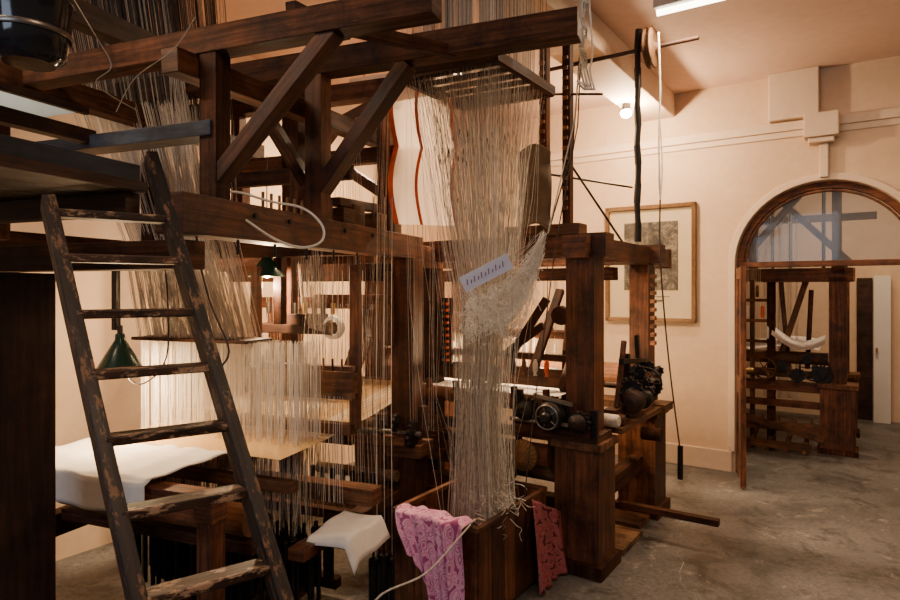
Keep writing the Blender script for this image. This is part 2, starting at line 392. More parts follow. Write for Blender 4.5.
b.beam(L(1.45,.38,1.34),L(1.45,.62,1.34),.10,.06,WB)
b.beam(L(1.3,.55,1.32),L(1.3,.55,1.72),.05,.05,WD,UL)
b.beam(L(.85,.70,1.385),L(.85,1.28,1.385),.03,.025,IR)
b.beam(L(.85,1.2,1.3),L(.85,1.2,1.66),.03,.03,IR,UL)
for k in range(8): b.cyl(L(1.45,.32+.06*k,1.37),L(1.45,.32+.06*k,1.43),.012,(BR,IR,WT)[k%3],8)
for k in range(12): b.cyl(L(1.08,.04+.05*k,1.12),L(1.08,.04+.05*k,1.18),.006,(WT,IR)[k%2],6)
b.beam(L(1.55,.03,1.45),L(1.55,.5,1.45),.05,.05,WR); b.beam(L(1.6,.06,1.2),L(1.6,.06,1.6),.04,.05,WM,UL)
b.beam(L(1.65,.1,.78),L(1.65,.9,.78),.06,.07,WR); b.beam(L(1.5,.1,.30),L(1.5,1.1,.30),.06,.07,WD)
b.beam(L(1.62,-.05,.69),L(1.62,.30,.69),.12,.05,WM); b.beam(L(1.72,-.09,.69),L(1.72,-.09,.86),.04,.04,WR,UL)
for (u,v,r,z) in((1.56,-.10,.075,.74),(1.52,-.02,.05,.80),(1.60,.10,.045,.76)): b.gear(L(u,v,z),VL,r,.02,int(180*r),IR)
b.cyl(L(1.56,-.15,.74),L(1.56,.3,.74),.014,ST); b.lathe(L(1.60,.15,.76),VL,[(.03,0),(.04,.01),(.04,.10),(.03,.11)],WT)
b.cyl(L(1.58,.0,.5),L(1.58,.5,.5),.03,WT,12)
b.lathe(L(.22,1.02,0),(0,0,1),[(.07,0),(.07,.08),(.045,.12),(.06,.2),(.04,.28),(.055,.36),(.03,.42)],WB)
b.done()
b=B('timber_post',[WB],.006); b.beam((-1.435,2.00,0),(-1.435,2.00,1.555),.2,.2,WB,UL); b.done()
b=B('loft_platform',[WB,WBL],.004)
for i in range(6):
    s0=-.02+i*.16; o=V((-.92,1.80,1.80))+VL*(s0+.07)
    b.beam(o-UL*.85,o+UL*.03,.155,.03,WB)
b.beam(V((-.92,1.80,1.75))-VL*.0,V((-.92,1.80,1.75))+VL*1.0,.05,.065,WB)
b.beam(V((-.93,1.80,1.84))-UL*.86,V((-.93,1.80,1.84))+UL*.02,.04,.05,WBL)
b.done()
b=B('frosted_light_cover',[FROST,WB],0)
b.beam(L(-.35,.74,2.15),L(.19,.74,2.15),.34,.004,FROST)
b.beam(L(-.35,.56,2.145),L(.19,.56,2.145),.02,.025,WB); b.beam(L(-.35,.91,2.145),L(.19,.91,2.145),.02,.025,WB); b.done()
# ladder
b=B('wooden_ladder',[WL,WLR],.004)
bl=V((-.592,1.195,.905)); tl=V((-.905,1.455,1.587)); w_=V((.205,.150,0))
ax=(tl-bl)/(tl.z-bl.z)
def lad(z,s): return bl+ax*(z-bl.z)+w_*s
wd=w_.normalized()
b.beam(lad(.0,0)+V((-.012,0,0)),lad(1.715,0)+V((-.012,0,0)),.060,.030,WL,wd); b.beam(lad(.0,1.0),lad(1.865,1.0),.060,.030,WL,wd)
for z in(1.685,1.575,1.445,1.315,1.185,1.05,.905,.755,.60,.44,.28):
    b.beam(lad(z,-.02),lad(z,.97),.056,.020,WLR)
b.done()
b=B('pendant_lamp',[BLK,ST,IR])
b.lathe((-1.10,1.62,2.09),(0,0,1),[(.06,0),(.085,.02),(.095,.08),(.10,.16),(.105,.165),(.07,.19),(.02,.26),(.01,.3)],BLK,32)
b.lathe((-1.10,1.62,2.09),(0,0,1),[(.098,.07),(.102,.075),(.098,.085)],ST,32,False)
b.cyl((-1.10,1.62,2.35),(-1.10,1.62,3.2),.004,IR,6); b.done()
# ---------------------------------------------------------------- string masses
def jit(s): return V((random.gauss(0,s),random.gauss(0,s),0))
b=B('jacquard_harness',[S1,S2,S3,S4,WM,WD],0)
c0=V((.19,2.60,0)); ea=V((-.44,.24,0)); eb=V((.32,.48,0)); cb=c0+(ea+eb)*.5
ctr={2.485:cb,1.95:V((.15,2.98,0)),1.45:V((.165,2.95,0)),.98:V((.15,2.98,0)),.33:V((.16,3.05,0))}
G=24
for i in range(G):
    for j in range(G):
        if random.random()<.04: continue
        o=ea*((i+.5)/G-.5)*.94+eb*((j+.5)/G-.5)*.94
        sc=random.uniform(.85,1.15)
        P=lambda z,s,js: ctr[z]+o*s*sc+jit(js)+V((0,0,z+random.uniform(-.02,.02)))
        rr=random.random()
        top=cb+o*1.02+V((0,0,3.18)); bd=cb+o+V((0,0,2.485))
        mt=random.choice((S1,S1,S2,S3,S2)) 
        b.tube([top,bd],.0011,random.choice((S1,S2,S1,S4,S3)))
        if rr<.06: pts=[bd,P(1.95,1.0,.01),P(1.45,.95,.015),P(.98,.9,.02),ctr[.33]+o*.5+jit(.02)+V((0,0,random.uniform(.25,.6)))]
        elif rr<.20: pts=[bd,P(1.95,.9,.01),P(1.45,.7,.012),P(.98,.6,.015),ctr[.33]+o*.55+jit(.02)+V((0,0,random.uniform(.2,.5)))]
        else: pts=[bd,P(1.95,.72,.008),P(1.45,.45,.010),P(.98,.38,.012),ctr[.33]+o*.55+jit(.014)+V((0,0,random.uniform(.2,.42)))]
        b.tube(pts,.0009,mt)
for a,c in((c0,c0+ea),(c0+ea,c0+ea+eb),(c0+ea+eb,c0+eb),(c0+eb,c0)):
    b.beam(a+V((0,0,2.485)),c+V((0,0,2.485)),.030,.045,WD)
for k in range(1,6): 
    a=c0+eb*k/6; b.beam(a+V((0,0,2.49)),a+ea+V((0,0,2.49)),.018,.02,WD)
for i in range(300):
    o=ea*random.uniform(-.4,.4)+eb*random.uniform(-.4,.4); z=random.choice((1.02,1.3,1.9,2.1,2.2))+random.uniform(-.05,.05)
    p=cb+o*(.42 if z<1.5 else .8)+V((0,0,z)); b.tube([p,p+V((0,0,.025))],.0022,random.choice((S2,S3,S4)),4)
for i in range(70):
    p=V((.18+random.uniform(-.1,.12),2.98+random.uniform(-.12,.1),.47+random.uniform(-.04,.12))); pts=[p]
    for s in range(6): pts.append(pts[-1]+V((random.uniform(-.03,.035),random.uniform(-.03,.03),random.uniform(-.035,.025))))
    b.tube(smooth(pts,3),.0014,random.choice((S1,S3,S2)))
b.done()
b=B('slack_cord_net',[S3,S1])
ap=V((.42,2.74,1.744))
for i in range(120):
    e=V((random.uniform(.05,.24),random.uniform(2.68,2.86),0)); k=(e.x-.05)/.19
    e.z=1.55-.14*k+random.uniform(-.08,.04); sag=random.uniform(.02,.30)
    st=ap+V((random.uniform(-.02,.0),random.uniform(-.02,.02),random.uniform(-.09,.02)))
    pts=[]
    for s in range(11):
        t=s/10; p=st.lerp(e,t); p.z-=sag*4*t*(1-t)*(1-.45*(1-t)); p+=V((random.gauss(0,.004),random.gauss(0,.005),random.gauss(0,.004))); pts.append(p)
    b.tube(pts,.0012,random.choice((S3,S3,S1)))
for i in range(400):
    t=random.random(); x=.07+.30*t; z=1.40+.20*t*t+random.uniform(-.10,.08)
    p=V((x,2.70+random.uniform(-.03,.05),z)); pts=[p]
    for s in range(5): pts.append(pts[-1]+V((random.uniform(-.020,.020),random.uniform(-.01,.01),random.uniform(-.028,.02))))
    b.tube(pts,.0012,S3)
b.done()
b=B('paper_tag',[PAPER,INK,S3])
tcn=V((.155,2.645,1.573)); td=V((.89,0,.46)).normalized(); tu=V((-.46,-.15,.87)).normalized(); tnm=td.cross(tu).normalized()
b.beam(tcn-td*.115,tcn+td*.115,.004,.070,PAPER,tu)
for k in range(11):
    x=-.095+k*.017; 
    for s in(-1,1):
        b.beam(tcn+td*x+tu*(-.01)+tnm*.004*s,tcn+td*(x+.009)+tu*(.004 if k%2 else .014)+tnm*.004*s,.001,.004,INK,tu)
b.cyl(tcn+td*.10,tcn+td*.10+V((.02,.03,.12)),.0015,S3,5); b.done()
b=B('loom_cord_harness',[S1,S2,S3,S4,WD])
for i in range(850):
    a=random.uniform(-1,1); c=random.uniform(-1,1)
    tp=L(.85+.24*a,1.10+.36*c,3.18); m1=L(.88+.2*a,.98+.32*c,2.35); m2=L(.93+.14*a,.86+.24*c,1.75); m3=L(.97+.10*a,.78+.30*c,1.27)
    b.tube([tp,m1],.0014,random.choice((S4,S4,S4,S2))); b.tube([m1,m2,m3],.0009,random.choice((S1,S2,S1)))
b.beam(L(.97,.42,1.26),L(.97,1.12,1.26),.2,.015,WD)
for i in range(850):
    v=random.uniform(.12,1.08); u=.97+random.uniform(-.10,.10)
    b.tube([L(u,v,1.26),L(u,v+random.gauss(0,.004),1.0),L(u,v,.80)],.0009,random.choice((S3,S3,S1)))
for i in range(480):
    v=random.uniform(.12,1.0); u=.97+random.uniform(-.12,.12)
    b.tube([L(u,v,.80),L(u,v+random.gauss(0,.008),.62),L(u,v,.42)],.0011,random.choice((S2,S4,S1)))
b.done()
b=B('lingoe_weights',[LEAD])
for i in range(230):
    v=.08+.92*(i+random.random())/230; u=.86+random.uniform(-.10,.22); z=random.uniform(.36,.44)
    b.cyl(L(u,v,z-.25),L(u,v,z),.0105,LEAD,6)
b.done()
b=B('lift_cords',[S1,S2,S4,S3,WD])
def cords(n,f0,f1,mts,r=.0011):
    for i in range(n):
        t=(i+random.uniform(-.3,.3))/max(1,n-1); p=f0(t);q=f1(t); b.tube([p,(p+q)/2+jit(.005),q],r,random.choice(mts))
cords(40,lambda t:L(.95+.5*t,.1+.5*t,2.45),lambda t:L(1.1+.4*t,.15+.4*t,1.3),(S1,S2))
cords(16,lambda t:L(1.3+.12*t,-.04,2.5),lambda t:L(1.15+.3*t,.0,.8),(S1,S2,S4))
cords(26,lambda t:L(1.35,.1+.25*t,2.2),lambda t:L(1.25,-.05+.5*t,.55),(S2,S1))
cords(34,lambda t:L(1.75,.2+.8*t,1.6),lambda t:L(1.8,.3+.7*t,.95),(S1,S2))
cords(26,lambda t:L(.5+.3*t,.5+.2*t,2.45),lambda t:L(.6+.3*t,.55+.1*t,1.75),(S2,S1))
cords(44,lambda t:L(1.1,.05+.55*t,1.0),lambda t:L(1.1,.05+.55*t,.5),(S1,S3))
cords(18,lambda t:L(1.4,.05+.5*t,1.7),lambda t:L(1.4,.0+.5*t,.35),(S2,S4))
cords(12,lambda t:L(1.62,-.02-.2*t,2.5),lambda t:L(1.62,-.06-.15*t,.75),(S2,S1,S4))
b.done()
b=B('counterweight_cords',[S4,IR,S1])
for k in range(6):
    x=-.37+.018*k; b.tube([V((x,3.0,1.95)),V((x-.004,3.0,1.0)),V((x,3.0,.22))],.0018,(S4,S1)[k%2],4)
for k in range(3): b.cyl((-.37+.05*k,3.0,.0),(-.37+.05*k,3.0,.20+.02*(k%2)),.024,IR,10); 
for k in range(3): b.cyl((-.37+.05*k,3.0,.2),(-.37+.05*k,3.0,.30),.006,IR,8)
b.done()
b=B('hanging_heddle_weights',[LEAD,S1])
for k in range(7):
    p=L(1.38,.04+.06*k,0); b.cyl(p+V((0,0,.45)),p+V((0,0,.57)),.014,LEAD,8); b.tube([p+V((0,0,.57)),p+V((0,0,1.6))],.0013,S1)
b.done()
# ---------------------------------------------------------------- cloth on left loom
def wavy(u,v,a=.008,k=9): return a*math.sin(k*u+3*v)+a*.7*math.sin(k*1.9*v+1.3*u)
b=B('white_cloth',[WH])
def fn(s,t):
    v=.38+.80*t; q=s*.55
    if q<.42: return L(.72-q,v,.800+wavy(s*2,t*2,.003))
    if q<.45: return L(.30-(q-.42)*.8,v,.798-(q-.42)*.4)
    return L(.276-.006*math.sin(t*22)-.004*math.sin(t*9),v,.786-(q-.45)*(.95+.25*math.sin(t*4)))
b.grid(fn,44,40,WH); b.done(.003)
b=B('silk_warp',[GOLD,S3,WH])
b.grid(lambda s,t:L(.70+.34*s,.10+1.0*t,.802+.008*s),4,4,GOLD)
for i in range(200):
    v=.10+1.0*i/199; b.tube([L(1.04,v,.81),L(1.5,v,.84),L(2.15,v,.92)],.0013,random.choice((S3,GOLD,GOLD)) )
b.done()
b=B('folded_white_rag',[WH])
b.grid(lambda s,t:L(.80+.32*t,-.19+.24*s,.462+.008*math.sin(4*s+3*t)+.006*math.sin(8*t-3*s)-(.55*max(0,.18-s))-.3*max(0,.10-t)),26,22,WH); b.done(.004)
b=B('yarn_skein',[S3])
for cx,cy in((-1.12,3.06),(-.96,3.06),(-1.03,3.15)):
    for k in range(30):
        a=random.uniform(0,6.28); r=random.uniform(0,.03)
        b.tube([V((cx,cy,1.27)),V((cx+r*math.cos(a),cy+r*math.sin(a),1.20)),V((cx+1.2*r*math.cos(a),cy+1.2*r*math.sin(a),1.13+random.uniform(-.02,.02)))],.0035,S3,4)
b.done()
b=B('yarn_coil',[S3,WT]); cc=L(1.42,.30,1.30)
for k in range(14):
    r=.045+.012*(k%4)/3; o=UL*(-.02+.04*k/13); b.tube([cc+o+VL*(r*math.cos(a))+V((0,0,r*math.sin(a))) for a in [i*math.pi/10 for i in range(21)]],.005,S3,5)
b.cyl(cc-UL*.04,cc+UL*.05,.03,WT); b.done()
b=B('white_cable',[WH,S4])
b.tube(smooth([(-.80,2.08,1.82),(-.73,2.12,1.835),(-.64,2.2,1.815),(-.54,2.28,1.80),(-.475,2.3,1.74),(-.475,2.29,1.68),(-.54,2.26,1.655),(-.62,2.2,1.68),(-.70,2.12,1.74)]),.0045,WH,8); b.done()
b=B('electric_cord',[S4])
b.tube(smooth([(-1.49,2.8,1.33),(-1.46,2.8,1.12),(-1.38,2.8,1.08),(-1.28,2.8,1.20),(-1.30,2.85,1.5),(-1.35,2.9,1.75)]),.004,S4,6)
b.tube(smooth([(-.83,2.0,1.80),(-.80,1.98,1.6),(-.77,2.0,1.45),(-.72,2.02,1.30),(-.80,2.1,1.22)]),.0035,S4,6); b.done()
b=B('electric_cord',[S2])
b.tube(smooth([(-1.10,1.72,2.40),(-.98,1.72,2.20),(-.94,1.72,2.12),(-.98,1.72,2.07),(-.96,1.9,2.05)]),.0016,S2,6)
b.tube(smooth([(-.80,1.95,2.36),(-.86,1.93,2.25),(-.98,1.93,2.16),(-1.05,1.95,2.06)]),.0016,S2,6); b.done()
# ---------------------------------------------------------------- punch cards with red lacing
b=B('punch_card_chain',[CARD,RED])
def cf(s,t):
    z=1.83+.78*t; bulge=abs(math.sin(t*math.pi*2.0))
    x=-.305+.026*(1-bulge)+.32*s; return V((x,3.10-.05*bulge+.10*s,z))
b.grid(cf,40,56,lambda s,t: RED if (s<.06 or .38<s<.45 or s>.93) else CARD); b.done()
b=B('card_bundle',[BROWNC,CARD,S2])
b.grid(lambda s,t:V((.36+.17*s,3.25+.02*math.sin(9*t),1.80+.42*t+.05*math.sin(s*3))),8,20,BROWNC); b.done(.01)
# ---------------------------------------------------------------- crate & textiles
b=B('wooden_crate',[WR,WM],.004)
k0=V((.12,2.71,0)); 
def C(u,v,z): return k0+UR*u+VR*v+V((0,0,z))
LU,LV,H=.68,.46,.45
for v in(0,LV):
    for i in range(6): b.beam(C(LU*(i+.5)/6,v,.02),C(LU*(i+.5)/6,v,H),LU/6-.004,.02,WR,VR)
    b.beam(C(0,v,H),C(LU,v,H),.028,.022,WM)
for u in(0,LU):
    for i in range(4): b.beam(C(u,LV*(i+.5)/4,.02),C(u,LV*(i+.5)/4,H),LV/4-.004,.02,WR,UR)
    b.beam(C(u,-.01,H),C(u,LV+.01,H),.028,.022,WM)
b.beam(C(0,LV/2,.02),C(LU,LV/2,.02),LV,.03,WR); b.done()
b=B('pink_paisley_shawl',[PINK])
def pf(s,t):
    v=.03+.38*s; q=t*.62
    fold=.018*math.sin(s*15+3*t)+.012*math.sin(s*33+6*t)
    if q<.12: return C(.14-q,v-.02,.42+q*.5+.012*math.sin(s*20+q*40))
    if q<.19: return C(.02-(q-.12)*1.0,v,.478+.010*math.sin(s*14))
    d=q-.19; hem=.72+.32*math.sin(s*4.2+.6)
    return C(-.055-abs(fold)-.04*d,v+.10*(s-.5)*-1.6*d-.10*d,.478-d*hem)
b.grid(pf,70,60,PINK); b.done(.003)
b=B('red_patterned_cloth',[REDC])
b.grid(lambda s,t:C(.44+.34*s,-.035-.05*(1-t)-.012*math.sin(s*24+2*t)-.01*math.sin(s*9),.012+(.46-.16*s)*t),40,24,REDC); b.done(.004)
b=B('rope',[S1]); b.tube(smooth([(-.36,2.5,.02),(-.30,2.5,.25),(-.1,2.56,.33),(.06,2.64,.47),(.12,2.75,.485),(.2,2.9,.40)]),.0042,S1,8); b.done()
# ---------------------------------------------------------------- RIGHT LOOM
b=B('jacquard_loom',[WD,WR,WM,WB,IR,BR,WT,ST,WH,S3,S1,S2,RED,S4],.005)
VW=1.45;UD=1.03
for u,v in((0,0),(UD,0),(0,VW),(UD,VW)):
    b.beam(R(u,v,.40),R(u,v,1.68),.16 if u==0 else .13,.15,WR,UR)
    b.beam(R(u,v,0),R(u,v,.66),.25,.25,WR,UR)
    b.beam(R(u,v,0),R(u,v,.07),.30,.30,WD,UR)
    b.beam(R(u,v,.66),R(u,v,.70),.28,.28,WM,UR)
for v in(0,VW): 
    b.beam(R(-.16,v,1.73),R(1.5,v,1.73),.13,.12,WR)
    b.cyl(R(1.5,v,1.66),R(1.5,v,1.80),.075,WM,14)
b.beam(R(0,-.14,1.74),R(0,VW+.1,1.74),.13,.13,WR); b.beam(R(UD,-.14,1.74),R(UD,VW+.1,1.74),.12,.13,WR)
b.beam(R(-.03,.0,1.83),R(-.03,.45,1.83),.12,.06,WM)
b.beam(R(.5,.0,1.60),R(.5,VW,1.60),.08,.08,WD)
b.beam(R(-.02,-.12,.72),R(-.02,.40,.72),.22,.04,WM); b.beam(R(UD,-.18,.72),R(UD,.3,.72),.2,.05,WM)
b.beam(R(-.12,.15,.60),R(-.12,1.2,.60),.08,.10,WR)
b.beam(R(.0,.1,.30),R(.0,1.4,.30),.08,.10,WD); b.beam(R(0.1,0,.35),R(UD,0,.35),.08,.10,WD); b.beam(R(.1,VW,.35),R(UD,VW,.35),.08,.10,WD)
b.cyl(R(-.05,.14,.86),R(-.05,1.38,.86),.045,WM,16)
b.grid(lambda s,t:R(-.05+.75*s,.16+1.18*t,.905),4,4,WH)
b.cyl(R(-.0,.14,.50),R(-.0,1.38,.50),.075,WT,20)
b.cyl(R(1.05,.14,.90),R(1.05,1.38,.90),.09,WM,20)
for i in range(220):
    v=.2+1.1*random.random(); u=.55+random.uniform(-.08,.08); b.tube([R(u,v,1.6),R(u,v,1.25),R(u,v,.45)],.0011,random.choice((S1,S2,S3)))
for k in range(6): b.beam(R(.45+.035*k,.16,1.22-.02*(k%2)),R(.45+.035*k,1.36,1.22-.02*(k%2)),.012,.03,WM)
for v in(.18,1.30):
    b.sweep([R(.30,v,1.62),R(.26,v,1.4),R(.20,v,1.15),R(.18,v,.92),R(.20,v,.70)],.05,.06,WR,VR)
b.beam(R(.17,.05,.98),R(.17,1.42,.98),.06,.11,WM); b.beam(R(.17,.05,1.10),R(.17,1.42,1.10),.05,.04,WR)
b.beam(R(-.02,.12,.95),R(.45,.12,1.48),.05,.05,WR,VR)
b.beam(R(.05,.35,1.0),R(.35,.30,1.5),.03,.05,WD,VR); b.beam(R(-.05,.55,.95),R(.05,.25,1.45),.035,.05,WD,UR)
b.beam(R(.0,.25,1.30),R(.0,.5,1.12),.03,.04,WD)
g=UR*-1
b.lathe(R(-.02,.12,1.36),g,[(.05,0),(.055,.02),(.05,.05),(.02,.06)],WD)
for k in range(7): b.lathe(R(-.06,.2+.07*k,1.02),(0,0,1),[(.012,0),(.006,.01),(.014,.03),(.014,.07),(.006,.09)],(RED,S3,WT,S4)[k%4],8)
for k in range(5): b.beam(R(-.07,.15+.2*k,.50),R(-.07,.2+.2*k,.95),.03,.03,(WR,WD)[k%2],UR)
b.beam(R(-.08,.1,.70),R(-.08,1.3,.70),.05,.05,WM); b.beam(R(-.12,.5,.20),R(-.12,1.35,.20),.06,.08,WR)
b.beam(R(.1,1.0,1.02),R(.1,1.0,1.45),.12,.02,WB,UR)
for k in range(10):
    for j in range(3): b.cyl(R(.085,.96+.04*j,1.05+.04*k),R(.07,.96+.04*j,1.05+.04*k),.010,(RED,WT,S3)[j%3],6)
# take-up mechanism by near post: drum, ratchets, pawls
b.gear(R(-.17,.10,.84),g,.095,.03,22,IR); b.lathe(R(-.20,.10,.84),g,[(.075,0),(.075,.06),(.068,.07),(.03,.072),(.03,.10),(.018,.11)],IR,24)
b.wheel(R(-.275,.10,.84),g,.062,ST,5,.010)
b.gear(R(-.20,-.05,.82),g,.060,.03,14,IR); b.lathe(R(-.22,-.05,.82),g,[(.045,0),(.045,.03),(.015,.05)],WB,18)
b.gear(R(-.18,.25,.85),g,.065,.03,15,IR); b.lathe(R(-.20,.25,.85),g,[(.05,0),(.05,.04),(.02,.05)],IR,18)
b.cyl(R(-.22,.34,.80),R(-.22,-.08,.80),.012,ST); b.beam(R(-.22,.20,.94),R(-.22,-.02,.91),.015,.02,ST)
b.beam(R(-.15,-.10,.755),R(-.15,.34,.755),.10,.04,WD); b.beam(R(-.15,.33,.74),R(-.15,.33,.95),.05,.04,IR,UR); b.beam(R(-.15,-.11,.74),R(-.15,-.11,.88),.04,.03,IR,UR)
b.lathe(R(-.18,.28,.60),g,[(.085,0),(.085,.02),(.06,.03),(.06,.035),(.03,.05)],WT); b.lathe(R(-.18,.45,.58),g,[(.075,0),(.075,.03),(.03,.05)],WB)
b.cyl(R(-.10,.45,.50),R(-.20,.45,.50),.10,WB,20)
b.wheel(R(-.14,.62,.56),g,.12,IR,6,.022); b.wheel(R(-.16,.85,.62),g,.08,WM,5,.02)
for k,(u,z,r) in enumerate(((.36,.90,.09),(.48,.99,.06),(.58,.88,.10),(.70,1.0,.05),(.80,.86,.08),(.90,.95,.05),(.44,.80,.06))):
    b.gear(R(u,-.10-.02*(k%3),z),VR,r,.025,int(160*r),IR)
    b.gear(R(u+.02,-.14,z+.02),g,r*.7,.022,int(140*r),IR)
b.lathe(R(.36,-.16,.86),g,[(.065,0),(.065,.07),(.055,.08),(.02,.09)],WB,20); b.lathe(R(.52,-.17,.85),g,[(.055,0),(.055,.06),(.02,.08)],IR,20)
b.cyl(R(.3,-.14,.92),R(.95,-.14,.92),.014,ST); b.cyl(R(.6,-.2,.9),R(.6,.1,.9),.02,ST)
b.wheel(R(.55,-.17,.94),g,.09,IR,6,.014)
b.beam(R(.15,-.08,.80),R(1.0,-.08,.80),.07,.06,WD); b.beam(R(.15,-.08,.72),R(1.0,-.08,.72),.16,.03,WM)
b.beam(R(.45,-.08,.83),R(.45,-.08,1.12),.04,.04,IR,UR); b.beam(R(.30,-.10,1.09),R(.75,-.10,1.05),.03,.03,IR)
b.beam(R(.25,-.09,.83),R(.38,-.09,1.2),.025,.03,WR,UR); b.beam(R(.7,-.09,.83),R(.62,-.09,1.22),.025,.03,IR,UR)
b.lathe(R(.12,-.15,.78),VR,[(.028,0),(.035,.01),(.035,.09),(.028,.10)],S1,14); b.lathe(R(.22,-.15,.77),VR,[(.024,0),(.03,.01),(.03,.08),(.024,.09)],WM,14)
b.cyl(R(.7,-.1,.60),R(.7,-.22,.60),.04,WD,14)
b.beam(R(.55,-.02,.18),R(.55,-.58,.18),.05,.035,WD); b.beam(R(.4,-.14,.02),R(.4,.3,.02),.35,.035,WT)
b.beam(R(.75,-.1,.02),R(.75,.35,.02),.22,.03,WM)
for v in(.10,.24):
    b.beam(R(0,v,1.80),R(0,v,2.95),.045,.05,WD,UR)
    for k in range(16): b.beam(R(-.03,v,1.95+.055*k),R(-.045,v,1.95+.055*k),.03,.02,WM)
b.beam(R(0,.05,2.95),R(0,.6,2.95),.06,.07,WD)
b.cyl(R(0,.24,2.16),R(.75,-.02,2.16),.007,IR,8); b.cyl(R(0,.12,2.25),R(.6,-.02,1.78),.007,IR,8); b.cyl(R(0,.3,2.62),R(0,-.1,2.55),.007,IR,8)
for k in range(9): b.beam(R(UD-.10,-.09,1.15+.055*k),R(UD-.10,-.12,1.15+.055*k),.05,.025,WM)
b.done()
# ---------------------------------------------------------------- pulley stand
b=B('pulley_stand',[IR,WT,S3,S4,WB],0)
pb=V((1.17,3.86,1.80))
pp=[pb+V((random.uniform(-.006,.006),0,k*.12)) for k in range(12)]; pp[0]=pb
for i in range(11): b.cyl(pp[i],pp[i+1],.019 if i%2 else .022,IR,8)
tz=2.99; b.cyl(V((1.17,3.86,tz))+VR*.62,V((1.17,3.86,tz))-VR*.36,.014,WB,8)
wc=V((1.17,3.86,tz))-VR*.08
b.lathe(wc-VR*.025,VR,[(.02,-.02),(.03,0),(.115,0),(.125,.008),(.10,.018),(.10,.03),(.125,.042),(.115,.05),(.03,.05),(.02,.07)],WT,28)
rb=wc+V((.02,-.11,0)); 
b.tube(smooth([rb+V((-.01,0,.05)),rb+V((.0,0,-.3)),rb+V((-.008,0,-.6)),rb+V((.0,0,-.95))],4),.006,S3,6)
b.tube(smooth([rb+V((0,0,-.93)),rb+V((0,0,-1.3)),rb+V((.05,0,-1.9)),rb+V((.12,0,-2.45))],4),.005,S4,6)
b.tube(smooth([rb+V((0,0,-.5)),rb+V((.012,0,-.75)),rb+V((0,0,-.95)),rb+V((-.01,0,-.8))],4),.004,S3,6)
b.cyl(rb+V((.12,0,-2.62)),rb+V((.12,0,-2.42)),.016,IR,10); b.done()
b=B('hanging_ropes',[S1,S3,S4])
for k in range(4):
    x=.53+.012*k; b.tube(smooth([(x,2.55,3.18),(x+.01*math.sin(k),2.55,2.8),(x+.02*math.cos(k*2),2.55,2.5),(x+.01,2.55,2.40),(x+.025,2.54,2.32),(x-.01,2.55,2.36)]),.004,(S1,S3)[k%2],5)
for k in range(22): 
    a=k*.9; b.tube([V((.545+.016*math.cos(a+j),2.54+.016*math.sin(a+j),2.76-.016*k-.004*j)) for j in (0,1.2,2.4)],.005,(S1,S1,S3)[k%3],5)
b.tube([(.54,2.55,2.5),(.52,2.6,2.2),(.43,2.72,1.75)],.003,S1,5); b.tube([(.56,2.57,2.9),(.54,2.62,2.2),(.47,2.74,1.72),(.40,2.9,1.0),(.36,3.0,.5)],.003,S4,5)
b.tube([(.57,2.57,2.9),(.52,2.63,2.1),(.42,2.75,1.70)],.0035,S4,5)
b.done()
# ---------------------------------------------------------------- lamps
def conelamp(name,x,y,z,r,h,cordtop,power):
    b=B(name,[GREEN,BULB,S4,BR])
    b.lathe((x,y,z),(0,0,1),[(r,0),(r*.98,.006),(r*.5,h*.55),(r*.22,h*.85),(r*.2,h),(.008,h+.01)],GREEN,28,False)
    b.lathe((x,y,z+.004),(0,0,1),[(.004,-.01),(.022,.0),(.026,.025),(.014,.06)],BULB,12)
    b.cyl((x,y,z+h),(x,y,z+h+.04),.012,S4,8); b.cyl((x,y,z+h+.03),(x,y,cordtop),.003,S4,6); b.done()
    l=bpy.data.lights.new(name+'_light','POINT'); l.energy=power*K*K; l.color=(1,.66,.36); l.shadow_soft_size=.03
    o=bpy.data.objects.new(name+'_light',l); o.location=V((x,y,z-.05))*K; bpy.context.scene.collection.objects.link(o)
conelamp('green_lamp',-1.49,2.8,1.14,.10,.16,1.38,32)
conelamp('green_lamp',-.96,3.25,1.57,.095,.12,2.2,56)
conelamp('green_lamp',.66,4.2,1.18,.075,.12,1.7,26)
conelamp('green_lamp',-.06,4.5,1.18,.08,.11,1.7,42)
def area(name,loc,sx,sy,power,col,rot=(0,0,0)):
    l=bpy.data.lights.new(name,'AREA'); l.shape='RECTANGLE'; l.size=sx*K; l.size_y=sy*K; l.energy=power*K*K; l.color=col
    o=bpy.data.objects.new(name,l); o.location=V(loc)*K; o.rotation_euler=rot; bpy.context.scene.collection.objects.link(o); return o
def fluoro(p,d,ln,power,col=(1,.68,.42),drop=0):
    b=B('fluorescent_light',[WHP,TUBE,IR],.004); p=V(p); d=V(d)
    b.beam(p-d*ln/2,p+d*ln/2,.11,.05,WHP); b.cyl(p-d*ln*.48-V((0,0,.04)),p+d*ln*.48-V((0,0,.04)),.016,TUBE,10)
    if drop:
        for s in(-.4,.4): b.cyl(p+d*ln*s,p+d*ln*s+V((0,0,CZ-p.z)),.004,IR,6)
    b.done()
    area('fluorescent_light_glow',p-V((0,0,.07)),ln,.12,power,col,(0,0,math.atan2(d.y,d.x)))
fluoro((1.42,3.52,3.17),VR,.5,30)
fluoro((2.9,2.6,3.17),VR,1.2,24)  # added tube, out of view, shares the room light from the right
fluoro((-.28,4.30,2.98),VL,.9,140,(1,.68,.40),1)
fluoro(W(.9,1.5,3.17),VR,1.2,66)  # unseen tube added to light the loom beyond the arch
fluoro((.6,.2,3.17),VR,1.2,36)  # added overhead by the camera, never in view, as room fill
fluoro((-1.9,1.6,2.95),VL,1.0,34,(1,.72,.46),1)  # added hanging tube, out of view at left, for light from above
